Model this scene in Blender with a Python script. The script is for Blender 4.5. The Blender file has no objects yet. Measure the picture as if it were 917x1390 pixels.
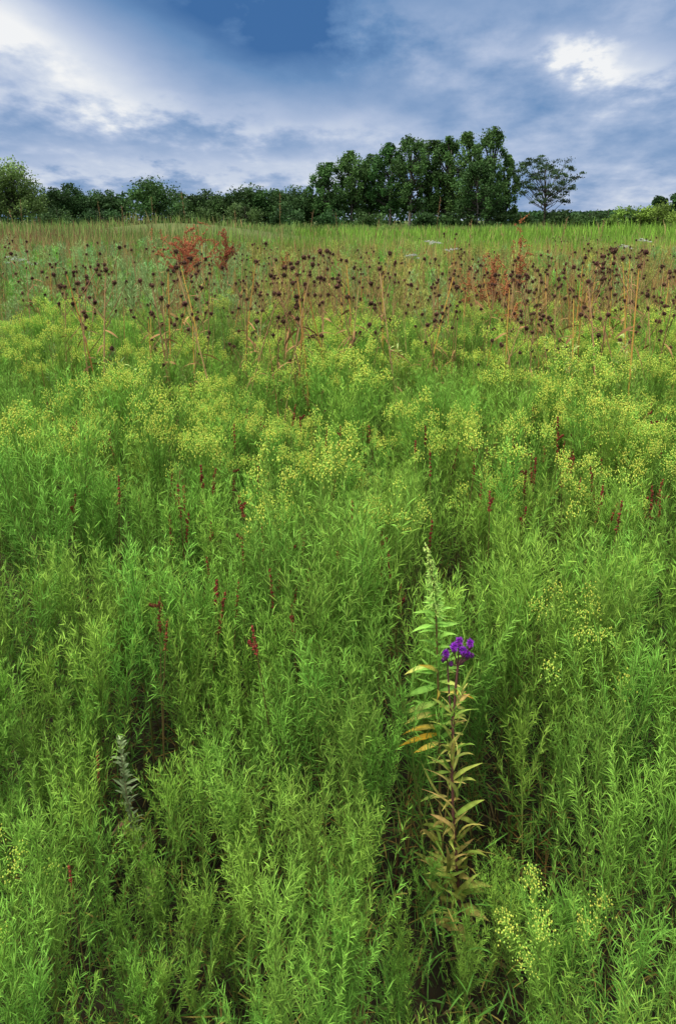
import bpy, math
import numpy as np
R_ = np.random.default_rng(11)
SC = bpy.context.scene
COL = SC.collection
# ------------------------------------------------------------------ camera
CH = 1.6; TH = math.radians(12.0); FPX = 870.0
FW = np.array([0, math.cos(TH), -math.sin(TH)]); UP = np.array([0, math.sin(TH), math.cos(TH)]); RT = np.array([1., 0, 0])
PPY = 298 + FPX*math.tan(TH)
CAMP = np.array([0, 0, CH])
cd = bpy.data.cameras.new('camera'); cam = bpy.data.objects.new('camera', cd); COL.objects.link(cam)
cam.location = CAMP; cam.rotation_euler = (math.pi/2-TH, 0, 0)
cd.sensor_fit = 'HORIZONTAL'; cd.sensor_width = 36; cd.lens = FPX/917*36
cd.shift_y = -(695-PPY)/917
cd.clip_start = 0.02; cd.clip_end = 8000
SC.camera = cam
def ray(px, py): return (px-458.5)/FPX*RT + (PPY-py)/FPX*UP + FW
def at_z(px, py, z):
    d = ray(px, py); return CAMP + d*(z-CH)/d[2]
def at_y(px, py, y):
    d = ray(px, py); return CAMP + d*(y/d[1])
def proj(P):
    q = np.asarray(P)-CAMP; zc = q@FW
    return 458.5+(q@RT)/zc*FPX, PPY-(q@UP)/zc*FPX
# ------------------------------------------------------------------ terrain
def gz(x, y):
    x = np.asarray(x, float); y = np.asarray(y, float)
    w = np.clip((y-4)/12, 0, 1)
    z = w*(0.06*np.sin(x*.31+1)*np.cos(y*.23)+0.05*np.sin(x*.11+y*.17))
    z = z+1.35*np.exp(-((x+11)/8.5)**2-((y-42)/9)**2)
    z = z+.6*np.exp(-((x+27)/10)**2-((y-56)/12)**2)
    return z
def wob(x, y, s, k=0):
    return (np.sin(x*s+1.3*k+1.1*np.sin(y*s*.7+k))+np.sin(y*s*1.31+2.1+k+np.sin(x*s*.83)))*.25+.5
# ------------------------------------------------------------------ mesh builder
class MB:
    def __init__(s): s.V=[]; s.F=[]; s.C=[]; s.n=0
    def add(s, v, f, c):
        v=np.asarray(v,float).reshape(-1,3); c=np.asarray(c,float)
        if c.ndim==1: c=np.tile(c,(len(v),1))
        s.V.append(v); s.C.append(c.reshape(-1,3)); s.F.append(np.asarray(f,int)+s.n); s.n+=len(v)
    def merge(s, o):
        for v,c in zip(o.V,o.C): s.V.append(v); s.C.append(c)
        for f in o.F: s.F.append(f+s.n)
        s.n+=o.n
    def mesh(s, name, mat, smooth=False):
        V=np.concatenate(s.V); C=np.concatenate(s.C)
        me=bpy.data.meshes.new(name); me.vertices.add(len(V)); me.vertices.foreach_set('co',V.astype(np.float32).ravel())
        idx=np.concatenate([f.ravel() for f in s.F]); tot=np.concatenate([np.full(len(f),f.shape[1]) for f in s.F])
        me.loops.add(len(idx)); me.loops.foreach_set('vertex_index',idx.astype(np.int32))
        st=np.concatenate([[0],np.cumsum(tot)[:-1]])
        me.polygons.add(len(tot)); me.polygons.foreach_set('loop_start',st.astype(np.int32))
        if smooth: me.polygons.foreach_set('use_smooth',np.ones(len(tot),bool))
        me.update(calc_edges=True)
        a=me.color_attributes.new('Col','FLOAT_COLOR','POINT')
        a.data.foreach_set('color',np.concatenate([np.clip(C,0,1),np.ones((len(C),1))],1).astype(np.float32).ravel())
        me.materials.append(mat); return me
def nrm(a): return a/np.maximum(np.linalg.norm(a,axis=-1,keepdims=True),1e-9)
PROF={1:[1,.1],2:[.4,1,.06],3:[.4,1,.72,.05],4:[.3,.9,1,.65,.04]}
def strips(mb,B,D,L,W,droop,c0,c1,segs=2,roll=.5,r=R_):
    n=len(B); D=nrm(D)
    S=nrm(np.cross(D,[0,0,1.])+r.normal(0,.05,(n,3))); N=np.cross(S,D)
    a=r.normal(0,roll,n)[:,None]; S=S*np.cos(a)+N*np.sin(a)
    t=np.linspace(0,1,segs+1); pr=np.array(PROF[segs])
    P=B[:,None]+D[:,None]*(np.asarray(L)[:,None,None]*t[None,:,None])
    P[:,:,2]-=(np.asarray(droop)*L)[:,None]*t[None]**2
    off=S[:,None]*(np.asarray(W)[:,None,None]*.5*pr[None,:,None])
    V=np.stack([P-off,P+off],2)
    c0=np.broadcast_to(c0,(n,3)); c1=np.broadcast_to(c1,(n,3))
    C=c0[:,None,None]*(1-t)[None,:,None,None]+c1[:,None,None]*t[None,:,None,None]+np.zeros((1,1,2,1))
    k=2*(segs+1); s=np.arange(segs)
    f=np.stack([2*s,2*s+1,2*s+3,2*s+2],1)
    F=(np.arange(n)*k)[:,None,None]+f[None]
    mb.add(V.reshape(-1,3),F.reshape(-1,4),C.reshape(-1,3))
def tube(mb,P,rad,c,k=5):
    P=np.asarray(P,float); n=len(P); rad=np.broadcast_to(rad,(n,))
    T=nrm(np.gradient(P,axis=0)); ref=np.array([1.,.13,.07]); 
    if abs(T[0]@nrm(ref))>.9: ref=np.array([.1,1,.2])
    A=nrm(np.cross(T,ref)); Bn=np.cross(T,A)
    an=np.arange(k)*2*np.pi/k
    V=P[:,None]+(A[:,None]*np.cos(an)[None,:,None]+Bn[:,None]*np.sin(an)[None,:,None])*rad[:,None,None]
    i=np.arange(n-1)[:,None]*k; j=np.arange(k)[None]; j2=(j+1)%k
    F=np.stack([i+j,i+j2,i+k+j2,i+k+j],-1).reshape(-1,4)
    c=np.asarray(c,float)
    C=np.repeat(c,k,0) if c.ndim==2 else c
    mb.add(V.reshape(-1,3),F,C)
OV=np.array([[1,0,0],[0,1,0],[-1,0,0],[0,-1,0],[0,0,1],[0,0,-1]],float)
OF=np.array([[0,1,4],[1,2,4],[2,3,4],[3,0,4],[1,0,5],[2,1,5],[3,2,5],[0,3,5]])
def octs(mb,P,rad,c,zs=1.,r=R_):
    n=len(P)
    if n==0: return
    a=r.uniform(0,6.28,n); v=OV[None]*np.asarray(rad).reshape(-1,1,1)*np.array([1,1,zs])
    x=v[:,:,0]*np.cos(a)[:,None]-v[:,:,1]*np.sin(a)[:,None]; y=v[:,:,0]*np.sin(a)[:,None]+v[:,:,1]*np.cos(a)[:,None]
    V=np.stack([x,y,v[:,:,2]],-1)+np.asarray(P)[:,None]
    F=(np.arange(n)*6)[:,None,None]+OF[None]
    c=np.broadcast_to(c,(n,3)); mb.add(V.reshape(-1,3),F.reshape(-1,3),np.repeat(c,6,0))
def quads(mb,P,s,c,r=R_):
    n=len(P); A=nrm(r.normal(0,1,(n,3))); B=nrm(np.cross(A,nrm(r.normal(0,1,(n,3)))))
    s=np.asarray(s).reshape(-1,1)
    V=np.stack([P+A*s,P+B*s*.6,P-A*s,P-B*s*.6],1); F=(np.arange(n)*4)[:,None]+np.arange(4)[None]
    mb.add(V.reshape(-1,3),F,np.repeat(np.broadcast_to(c,(n,3)),4,0))
def realise(protos,pos,rz,sc,tint,which):
    out=MB()
    for k,p in enumerate(protos):
        m=which==k
        if not m.any(): continue
        V=np.concatenate(p.V); C=np.concatenate(p.C); n=int(m.sum())
        ca,sa=np.cos(rz[m])[:,None],np.sin(rz[m])[:,None]; S=sc[m][:,None]
        X=(V[None,:,0]*ca-V[None,:,1]*sa)*S+pos[m][:,0:1]; Y=(V[None,:,0]*sa+V[None,:,1]*ca)*S+pos[m][:,1:2]; Z=V[None,:,2]*S+pos[m][:,2:3]
        VV=np.stack([X,Y,Z],-1).reshape(-1,3); CC=(C[None]*tint[m][:,None]).reshape(-1,3)
        base=out.n
        out.V.append(VV); out.C.append(CC)
        for f in p.F: out.F.append((f[None]+(np.arange(n)*len(V))[:,None,None]).reshape(-1,f.shape[1])+base)
        out.n+=len(VV)
    return out
# ------------------------------------------------------------------ materials
def material(name,trans=0.,rough=.55,var=.25,nscale=40.,spec=.3,objvar=.25,bump=0.):
    m=bpy.data.materials.new(name); m.use_nodes=True; nt=m.node_tree; N=nt.nodes; Lk=nt.links.new; N.clear()
    out=N.new('ShaderNodeOutputMaterial'); at=N.new('ShaderNodeAttribute'); at.attribute_name='Col'
    hs=N.new('ShaderNodeHueSaturation'); Lk(at.outputs['Color'],hs.inputs['Color'])
    fac=None; nz=None
    if var>0:
        tc=N.new('ShaderNodeTexCoord'); nz=N.new('ShaderNodeTexNoise'); nz.inputs['Scale'].default_value=nscale; nz.inputs['Detail'].default_value=2
        Lk(tc.outputs['Object'],nz.inputs['Vector'])
        mr=N.new('ShaderNodeMapRange'); mr.inputs['From Min'].default_value=.3; mr.inputs['From Max'].default_value=.7; mr.inputs['To Min'].default_value=1-var; mr.inputs['To Max'].default_value=1+var
        Lk(nz.outputs['Fac'],mr.inputs['Value']); fac=mr.outputs[0]
    if objvar>0:
        oi=N.new('ShaderNodeObjectInfo'); mo=N.new('ShaderNodeMapRange'); mo.inputs['To Min'].default_value=1-objvar; mo.inputs['To Max'].default_value=1+objvar
        Lk(oi.outputs['Random'],mo.inputs['Value'])
        hm=N.new('ShaderNodeMapRange'); hm.inputs['To Min'].default_value=.482; hm.inputs['To Max'].default_value=.514
        mf=N.new('ShaderNodeMath'); mf.operation='MULTIPLY'; mf.inputs[1].default_value=7.31; Lk(oi.outputs['Random'],mf.inputs[0]); fr=N.new('ShaderNodeMath'); fr.operation='FRACT'; Lk(mf.outputs[0],fr.inputs[0])
        Lk(fr.outputs[0],hm.inputs['Value']); Lk(hm.outputs[0],hs.inputs['Hue'])
        if fac is None: fac=mo.outputs[0]
        else:
            mu=N.new('ShaderNodeMath'); mu.operation='MULTIPLY'; Lk(fac,mu.inputs[0]); Lk(mo.outputs[0],mu.inputs[1]); fac=mu.outputs[0]
    if fac is not None: Lk(fac,hs.inputs['Value'])
    bs=N.new('ShaderNodeBsdfPrincipled'); bs.inputs['Roughness'].default_value=rough; bs.inputs['Specular IOR Level'].default_value=spec
    Lk(hs.outputs[0],bs.inputs['Base Color'])
    if bump>0:
        b=N.new('ShaderNodeBump'); b.inputs['Strength'].default_value=bump; Lk(nz.outputs['Fac'],b.inputs['Height']); Lk(b.outputs[0],bs.inputs['Normal'])
    if trans>0:
        tr=N.new('ShaderNodeBsdfTranslucent'); Lk(hs.outputs[0],tr.inputs['Color']); mx=N.new('ShaderNodeMixShader'); mx.inputs[0].default_value=trans
        Lk(bs.outputs[0],mx.inputs[1]); Lk(tr.outputs[0],mx.inputs[2]); Lk(mx.outputs[0],out.inputs['Surface'])
    else: Lk(bs.outputs[0],out.inputs['Surface'])
    return m
M_leaf=material('narrow_leaf',.24,.6,0,35,.12,.28)
M_stem=material('plant_stem',0,.6,0,60,.2,.2)
M_flow=material('yellow_blossom',.25,.8,0,80,.1,.12)
M_dry=material('dry_plant',.1,.8,0,60,.1,.3)
M_tree=material('tree_leaf',.2,.6,.3,.45,.12,.12)
M_bark=material('bark',0,.9,.35,3,.1,.15,.5)
M_soil=material('soil',0,.95,.5,14,.1,0,.8)
M_mass=material('meadow_leaf',.25,.6,.22,1.6,.12,0)
M_petal=material('purple_petal',.25,.6,0,90,.2,.1)
M_broad=material('broad_leaf',.28,.6,.3,55,.12,.1)
# ------------------------------------------------------------------ tagging
def link(o,parent=None):
    COL.objects.link(o)
    if parent is not None: o.parent=parent
    return o
def tag(o,label,cat,group=None,kind=None):
    o['label']=label; o['category']=cat
    if group: o['group']=group
    if kind: o['kind']=kind
    return o
def empty(name,loc,label,cat,group=None,rz=0,sc=1.,tilt=(0,0)):
    o=bpy.data.objects.new(name,None); o.empty_display_size=.05; link(o); o.location=loc; o.rotation_euler=(tilt[0],tilt[1],rz); o.scale=(sc,sc,sc)
    return tag(o,label,cat,group)
def part(name,me,parent): return link(bpy.data.objects.new(name,me),parent)
def struct(name,me,label,cat):
    o=link(bpy.data.objects.new(name,me)); o['kind']='structure'; o['label']=label; o['category']=cat; return o
def stuff(name,me,label,cat): return tag(link(bpy.data.objects.new(name,me)),label,cat,None,'stuff')
# ------------------------------------------------------------------ ground
xs=np.sinh(np.linspace(-7.2,7.2,181))*3.4/2; ys=np.concatenate([np.linspace(-30,-1,12),np.sinh(np.linspace(0,7.4,190))*3.4/2])
gx,gy=np.meshgrid(xs,ys); g=MB(); hz=gz(gx,gy)
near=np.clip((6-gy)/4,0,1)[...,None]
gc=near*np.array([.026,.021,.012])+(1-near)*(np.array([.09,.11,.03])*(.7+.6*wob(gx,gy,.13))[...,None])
nx=len(xs); ii=(np.arange(len(ys)-1)[:,None]*nx+np.arange(nx-1)[None]).ravel()
g.add(np.stack([gx,gy,hz],-1),np.stack([ii,ii+1,ii+nx+1,ii+nx],1),gc.reshape(-1,3))
struct('ground',g.mesh('ground',M_soil,True),'meadow ground, dark soil in front rising to a low mound behind','ground')
# leaf litter
n=4200; y=R_.uniform(.35,3.,n); x=R_.uniform(-1,1,n)*(.6*y+.6); B=np.stack([x,y,R_.uniform(.004,.03,n)],1)
a=R_.uniform(0,6.28,n); D=np.stack([np.cos(a),np.sin(a),R_.uniform(-.05,.25,n)],1)
mb=MB(); cc=np.array([[.10,.065,.03],[.05,.03,.015],[.17,.12,.05],[.06,.06,.02]])[R_.integers(0,4,n)]
strips(mb,B,D,R_.uniform(.03,.11,n),R_.uniform(.003,.009,n),R_.uniform(-.1,.2,n),cc,cc*.8,2,.6)
stuff('leaf_litter',mb.mesh('leaf_litter',M_dry),'brown fallen leaf litter on the dark soil between the stems','leaf litter')
# undergrowth
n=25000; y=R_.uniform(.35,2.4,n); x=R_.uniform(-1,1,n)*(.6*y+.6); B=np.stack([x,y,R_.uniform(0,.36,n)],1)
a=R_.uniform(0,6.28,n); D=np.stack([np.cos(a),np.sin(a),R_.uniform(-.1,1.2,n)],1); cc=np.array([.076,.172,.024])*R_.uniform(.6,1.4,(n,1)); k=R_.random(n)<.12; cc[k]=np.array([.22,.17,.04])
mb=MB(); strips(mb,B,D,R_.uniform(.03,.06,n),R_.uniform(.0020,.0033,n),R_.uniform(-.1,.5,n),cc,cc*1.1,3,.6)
stuff('undergrowth',mb.mesh('undergrowth',M_leaf),'short green shoots and lower leaves in the shade under the plants','undergrowth')
# ------------------------------------------------------------------ goldenrod
def goldenrod(seed,H=.8,fl=False,segs=3):
    r=np.random.default_rng(seed); st,lf,fws=MB(),MB(),[]; lean=r.normal(0,.04,2)
    def P(t): t=np.asarray(t,float); return np.stack([lean[0]*t*t,lean[1]*t*t,H*t],-1)
    tt=np.linspace(0,1,9); gl=np.linspace(0,1,9)[:,None]
    tube(st,P(tt),np.linspace(.0029,.0008,9),(1-gl)*np.array([.14,.065,.03])+gl*np.array([.13,.21,.035]),4)
    n=80; t=np.sort(r.uniform(.10,.99,n)); az=np.arange(n)*2.4+r.normal(0,.3,n); an=np.radians(75-45*t+r.normal(0,11,n))
    D=np.stack([np.cos(az)*np.sin(an),np.sin(az)*np.sin(an),np.cos(an)],1)
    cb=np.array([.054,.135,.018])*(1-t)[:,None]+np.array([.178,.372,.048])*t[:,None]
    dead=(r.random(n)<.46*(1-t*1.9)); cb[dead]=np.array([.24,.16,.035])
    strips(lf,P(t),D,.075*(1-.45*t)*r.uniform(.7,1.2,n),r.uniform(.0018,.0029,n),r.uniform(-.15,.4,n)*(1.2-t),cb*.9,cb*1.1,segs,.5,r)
    nb=int(r.integers(15,20))
    for b in range(nb):
        t0=r.uniform(.46,.95); Lb=(1-t0)*H*r.uniform(.8,1.1)+.04; az0=b*2.4+r.normal(0,.3); an0=math.radians(r.uniform(11,26))
        d0=np.array([math.cos(az0)*math.sin(an0),math.sin(az0)*math.sin(an0),math.cos(an0)]); s=np.linspace(0,1,5)[:,None]
        p0=P(t0); pts=p0+d0*Lb*s+np.array([0,0,1])*Lb*.10*s*s-np.array([d0[0],d0[1],0])*Lb*.15*s*s
        tube(st,pts,np.linspace(.0011,.0005,5),np.array([.13,.21,.035]),3)
        m=int(9+Lb/.0062); u=np.sort(r.uniform(.05,1,m))
        pb=np.stack([np.interp(u,s[:,0],pts[:,i]) for i in range(3)],1)
        td=nrm(pts[-1]-pts[0]); q=r.normal(0,1,(m,3)); q=nrm(q-(q@td)[:,None]*td); aa=np.radians(r.uniform(18,55,m))[:,None]
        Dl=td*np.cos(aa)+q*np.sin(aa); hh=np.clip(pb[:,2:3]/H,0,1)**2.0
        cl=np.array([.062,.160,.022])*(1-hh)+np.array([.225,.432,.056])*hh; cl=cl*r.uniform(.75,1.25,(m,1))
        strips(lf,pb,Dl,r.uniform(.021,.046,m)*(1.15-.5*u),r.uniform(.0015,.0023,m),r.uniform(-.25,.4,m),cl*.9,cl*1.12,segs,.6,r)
        if fl and pts[-1][2]>H*.78 and len(fws)<9:
            fw=MB(); k=int(r.integers(58,74)); e=r.normal(0,1,(k,3))*np.array([.0135,.0135,.013]); e=e[np.linalg.norm(e[:,:2],axis=1)<.030]; k=len(e); e[:,2]-=(e[:,0]**2+e[:,1]**2)*18
            cy=np.array([.68,.74,.12])*r.uniform(.75,1.1,(k,1)); gsel=r.random(k)<.45; cy[gsel]=np.array([.38,.60,.09])
            octs(fw,pts[-1]+e+np.array([0,0,.003]),r.uniform(.0013,.0023,k),cy,1.8,r)
            for q_ in range(6): tube(fw,np.stack([pts[3],pts[-1]+e[q_]]),np.array([.0005,.0004]),np.array([.20,.35,.05]),3)
            fws.append(fw)
    return st,lf,fws
GR=[]
for k in range(10):
    s,l,_=goldenrod(100+k,.8); GR.append((s.mesh('stem',M_stem),l.mesh('foliage',M_leaf)))
YR=[]
for k in range(6):
    s,l,f=goldenrod(200+k,.8,True); YR.append((s.mesh('stem',M_stem),l.mesh('foliage',M_leaf),[q.mesh('flower_cluster',M_flow) for q in f]))
GS=[]
for k in range(10):
    s,l,f=goldenrod(300+k,.8,k>=5,2); s.merge(l)
    for q in f: s.merge(q)
    GS.append(s)
# special plant bases
IW=at_z(622,1296,0); SP=at_z(604,1290,0); GP=at_z(205,1232,0)
def jgrid(s,y0,y1,half):
    out=[]
    yy=np.arange(y0,y1,s)
    for v in yy:
        h=half(v); xx=np.arange(-h,h,s); out.append(np.stack([xx+R_.uniform(-.5,.5,len(xx))*s,np.full(len(xx),v)+R_.uniform(-.5,.5,len(xx))*s],1))
    return np.concatenate(out)
pts=np.concatenate([jgrid(.080,.40,1.4,lambda v:.6*v+.35),jgrid(.104,1.4,5.6,lambda v:.6*v+.35)])
def seg_d(p,a,b):
    ab=b-a; t=np.clip(((p-a)@ab)/(ab@ab),0,1); return np.linalg.norm(p-(a+t[:,None]*ab),axis=1)
keep=(seg_d(pts,IW[:2],IW[:2]*.88)>.038)&(seg_d(pts,SP[:2],SP[:2]*.88)>.038)&(seg_d(pts,GP[:2],GP[:2]*.92)>.030)
clump=wob(pts[:,0],pts[:,1],13.,1)*.6+wob(pts[:,0],pts[:,1],7.3,6)*.4
keep&=R_.random(len(pts))>np.interp(pts[:,1],[0,1.1,1.6,3.2,5.6],[.02,.02,.04,.06,.95])
keep&=~((clump<.36)&(pts[:,1]>1.3)&(R_.random(len(pts))<.74))
clump=clump[keep]; pts=pts[keep]; X,Y=pts[:,0],pts[:,1]; n=len(pts)
Hs=.53+.12*wob(X,Y,3.2)+.35*clump+R_.normal(0,.045,n); Hs*=np.interp(Y,[.40,1.0,1.6,5],[.58,.80,.98,1.0])
dS=np.minimum(seg_d(pts,IW[:2],IW[:2]*.4),seg_d(pts,SP[:2],SP[:2]*.4)); fr_=Y<IW[1]+.02
low=(dS<.125)&fr_; Hs[low]=np.minimum(Hs[low],.35)
low2=(dS<.20)&(dS>=.125)&fr_; Hs[low2]*=.84
dG=seg_d(pts,GP[:2],GP[:2]*.4); frG=Y<GP[1]+.03
low=(dG<.085)&frG; Hs[low]=np.minimum(Hs[low],.40); low=(dG<.15)&(dG>=.085)&frG; Hs[low]*=.86
bh=(seg_d(pts,SP[:2],SP[:2]*1.5)<.09)&(Y>SP[1]); Hs[bh]*=.88
tpx,tpy=proj(np.stack([X,Y,Hs],1))
pf=np.where((Y>2.0),.62,.02); pf=np.where((tpx>650)&(Y>1.1),.78,pf); pf=np.where((Y>1.5)&(Y<=2.0)&(tpx<=650),.22,pf)
pf*=np.clip(wob(X,Y,3.4,2)*2.4-.45,.08,1.2)*(.0+1.5*clump)
fl=R_.random(n)<pf
inf=(tpx>-20)&(tpx<937)&(tpy<1420)
order=np.argsort(Y); cntG=cntY=0; rest=[]
def side(px): return 'at far left' if px<190 else 'left of centre' if px<410 else 'in the middle' if px<580 else 'right of centre' if px<760 else 'at far right'
def deep(y): return 'nearest rows' if y<1.5 else 'a few steps back' if y<2.4 else 'halfway back' if y<3.4 else 'rear of the stand'
for i in order:
    ok=inf[i]
    if ok and not fl[i] and cntG<300:
        zone=side(tpx[i])+', '+deep(Y[i]); cntG+=1
        e=empty('goldenrod_plant',(X[i],Y[i],0),'feathery green goldenrod without blossom '+zone,'plant','green goldenrod plants '+zone,R_.uniform(0,6.28),Hs[i]/.8,R_.normal(0,.05,2))
        s,l=GR[R_.integers(0,10)]; part('stem',s,e); part('foliage',l,e)
    elif ok and fl[i] and cntY<220:
        zone=side(tpx[i])+', '+deep(Y[i]); cntY+=1
        e=empty('goldenrod_in_bloom',(X[i],Y[i],0),'goldenrod topped with yellow blossom clusters '+zone,'flowering plant','yellow topped goldenrods '+zone,R_.uniform(0,6.28),Hs[i]/.8*1.05,R_.normal(0,.05,2))
        s,l,f=YR[R_.integers(0,6)]; part('stem',s,e); part('foliage',l,e)
        for q in f: part('flower_cluster',q,e)
    else: rest.append(i)
rest=np.array(rest); m=len(rest)
wh=np.where(fl[rest],R_.integers(5,10,m),R_.integers(0,5,m))
tint=R_.uniform(.70,1.2,(m,1))*(1+R_.normal(0,.06,(m,3)))
mb=realise(GS,np.stack([X[rest],Y[rest],gz(X[rest],Y[rest])],1),R_.uniform(0,6.28,m),Hs[rest]/.8*np.where(fl[rest],1.05,1),tint,wh)
stuff('goldenrod_stand',mb.mesh('goldenrod_stand',M_leaf),'mass of green and yellow goldenrod filling the back of the stand','plants')
# ------------------------------------------------------------------ tall weeds (mid meadow)
def weed(seed,H=1.,col=(.15,.25,.085),segs=2,nl=85):
    r=np.random.default_rng(seed); st,lf=MB(),MB(); lean=r.normal(0,.06,2)
    def P(t): t=np.asarray(t,float); return np.stack([lean[0]*t*t,lean[1]*t*t,H*t],-1)
    tube(st,P(np.linspace(0,1,6)),np.linspace(.0035,.001,6),np.array([.18,.17,.06]),4)
    t=np.sort(r.uniform(.2,1,nl)**.85); az=np.arange(nl)*2.4; an=np.radians(62-36*t+r.normal(0,10,nl))
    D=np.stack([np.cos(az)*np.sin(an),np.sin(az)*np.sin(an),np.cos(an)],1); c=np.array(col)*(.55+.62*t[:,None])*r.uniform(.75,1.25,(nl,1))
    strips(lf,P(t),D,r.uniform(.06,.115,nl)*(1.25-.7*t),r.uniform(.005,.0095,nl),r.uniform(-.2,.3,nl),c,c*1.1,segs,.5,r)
    for b in range(int(r.integers(4,8))):
        t0=r.uniform(.55,.9); az0=r.uniform(0,6.28); Lb=(1-t0)*H*.8+.05; p0=P(t0); d0=np.array([math.cos(az0)*.35,math.sin(az0)*.35,.93])
        tube(st,np.stack([p0,p0+d0*Lb]),np.array([.0012,.0005]),np.array([.16,.2,.06]),3)
        m=16; u=r.uniform(.1,1,m)[:,None]; q=nrm(r.normal(0,1,(m,3)))+d0*1.2; c=np.array(col)*r.uniform(.85,1.35,(m,1))
        strips(lf,p0+d0*Lb*u,q,r.uniform(.03,.06,m),r.uniform(.0045,.007,m),r.uniform(-.2,.3,m),c,c,segs,.6,r)
    return st,lf
SAGE=(.22,.33,.11); GRN=(.15,.31,.042); OLV=(.29,.30,.07)
WP=[]; WS=[]
for k in range(9):
    c=[SAGE,GRN,OLV][k//3]; s,l=weed(400+k,1.,c); WP.append((s.mesh('stem',M_stem),l.mesh('foliage',M_leaf)))
    s2,l2=weed(430+k,1.,c,2,60); s2.merge(l2); WS.append(s2)
pts=jgrid(.19,2.9,14,lambda v:.6*v+.8)
pts=pts[(R_.random(len(pts))<np.interp(pts[:,1],[2.9,3.5,4.6],[.08,.35,1.]))&(R_.random(len(pts))<.25+.8*wob(pts[:,0],pts[:,1],3.7,4))]
X,Y=pts[:,0],pts[:,1]; n=len(pts)
Hs=R_.uniform(.54,.95,n)+.24*wob(X,Y,2.6); Hs*=np.interp(Y,[2.9,3.6,4.6,6,15],[.82,.86,.92,1,1.08])
tpx,tpy=proj(np.stack([X,Y,Hs],1)); u=R_.random(n); ul=458+X/Y*870
kind=np.where(ul<340,np.where(u<.65,0,1),np.where(u<.2,0,np.where(u<.5,1,2)))
order=np.argsort(Y); cnt=0; rest=[]
for i in order:
    if -10<tpx[i]<927 and cnt<290:
        cnt+=1; zone=side(tpx[i]); kn=['pale sage green','fresh green','olive green'][kind[i]]
        dp='just behind the goldenrod' if Y[i]<4.6 else 'among the dry stalks'
        e=empty('tall_weed',(X[i],Y[i],float(gz(X[i],Y[i]))),f'{kn} upright leafy weed {dp} {zone}','plant',f'{kn} weeds {dp} {zone}',R_.uniform(0,6.28),Hs[i],R_.normal(0,.06,2))
        s,l=WP[kind[i]*3+R_.integers(0,3)]; part('stem',s,e); part('foliage',l,e)
    else: rest.append(i)
rest=np.array(rest); m=len(rest); tint=R_.uniform(.6,1.3,(m,1))*(1+R_.normal(0,.08,(m,3)))
mb=realise(WS,np.stack([X[rest],Y[rest],gz(X[rest],Y[rest])],1),R_.uniform(0,6.28,m),Hs[rest],tint,kind[rest]*3+R_.integers(0,3,m))
stuff('weed_thicket',mb.mesh('weed_thicket',M_leaf),'thick band of sage and olive weeds crossing the middle of the meadow','weeds')
# dry grass and stalks among weeds
n=22000; Y=np.sqrt(R_.uniform(3.0**2,17**2,n)); X=R_.uniform(-1,1,n)*(.6*Y+.8); ul=458+X/Y*870
k=R_.random(n)<np.where(ul>360,1.,.45)*(.4+.9*wob(X,Y,1.3,7)); X,Y=X[k],Y[k]; n=len(X)
B=np.stack([X,Y,gz(X,Y)],1); a=R_.uniform(0,6.28,n); t=R_.uniform(.02,.20,n); D=np.stack([np.cos(a)*t,np.sin(a)*t,np.ones(n)],1)
c=np.array([[.48,.32,.10],[.40,.23,.08],[.42,.33,.11],[.26,.10,.05],[.34,.30,.09]])[R_.integers(0,5,n)]*R_.uniform(.7,1.15,(n,1))
mb=MB(); strips(mb,B,D,R_.uniform(.65,1.38,n),R_.uniform(.003,.0065,n)*(1+Y/10),R_.uniform(0,.2,n),c*.9,c*1.1,3,1.5)
stuff('dry_grass',mb.mesh('dry_grass',M_dry),'tan and russet dry grass blades standing between the weeds','dry grass')
# ------------------------------------------------------------------ far meadow
def blades(n,y0,y1,h0,h1,wk,name,label):
    u=R_.random(n); Y=np.sqrt(y0**2+u*(y1**2-y0**2)); X=R_.uniform(-1,1,n)*(.62*Y+4)
    ul=458+X/Y*870; w1=wob(X,Y,.35); w2=wob(X,Y,.12,3); w3=wob(X,Y,.9,5); w4=wob(X,Y,2.3,9); rn=R_.random(n)
    c=np.tile([.15,.24,.05],(n,1))*(.6+.7*w1)[:,None]
    pb=1/(1+np.exp(-(ul-330-260*(w1-.5))/70)); br=(rn<pb)&(Y>15)&(Y<75); c[br]=np.array([.20,.36,.045])*(.35+1.05*(w1*.4+w3*.35+w4*.25)[br])[:,None]
    pale=(Y<16); c[pale]=np.array([.25,.25,.08])*(.65+.7*w1[pale])[:,None]
    md=(Y>30)&(ul<400); c[md]=np.array([.17,.26,.06])*(.45+.6*w3[md]+.4*w4[md])[:,None]
    k=(Y>16)&(Y<50)&(R_.random(n)<(.45*w3+.12)*(1-pb)); c[k]=np.array([.25,.20,.08])*(.7+.5*w1[k])[:,None]
    rd=(R_.random(n)<.5/(1+np.exp((ul-60)/25)))&(Y>12)&(Y<32); c[rd]=np.array([.24,.12,.06])
    tn=R_.random(n)<np.where(Y<22,.25*w3+.12,.09); c[tn]=np.array([.34,.25,.10])
    c*=R_.uniform(.55,1.4,(n,1))
    B=np.stack([X,Y,gz(X,Y)],1); a=R_.uniform(0,6.28,n); t=R_.uniform(.02,.40,n); D=np.stack([np.cos(a)*t,np.sin(a)*t,np.ones(n)],1)
    h=R_.uniform(h0,h1,n)*(.5+.5*w2)*(.5+.55*w3+.45*w4)
    h=np.where((Y>30)&(ul<380),h*.85,h); h=h*np.interp(ul,[640,900],[1,1.12])
    mb=MB(); strips(mb,B,D,h,Y*wk*R_.uniform(.6,1.7,n),R_.uniform(-.05,.25,n),c*.8,c*1.12,2,1.5)
    stuff(name,mb.mesh(name,M_mass),label,'grass')
blades(46000,11,34,.6,1.35,.0011,'meadow_grass','mixed green and tan tall grass beyond the weeds')
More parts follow.
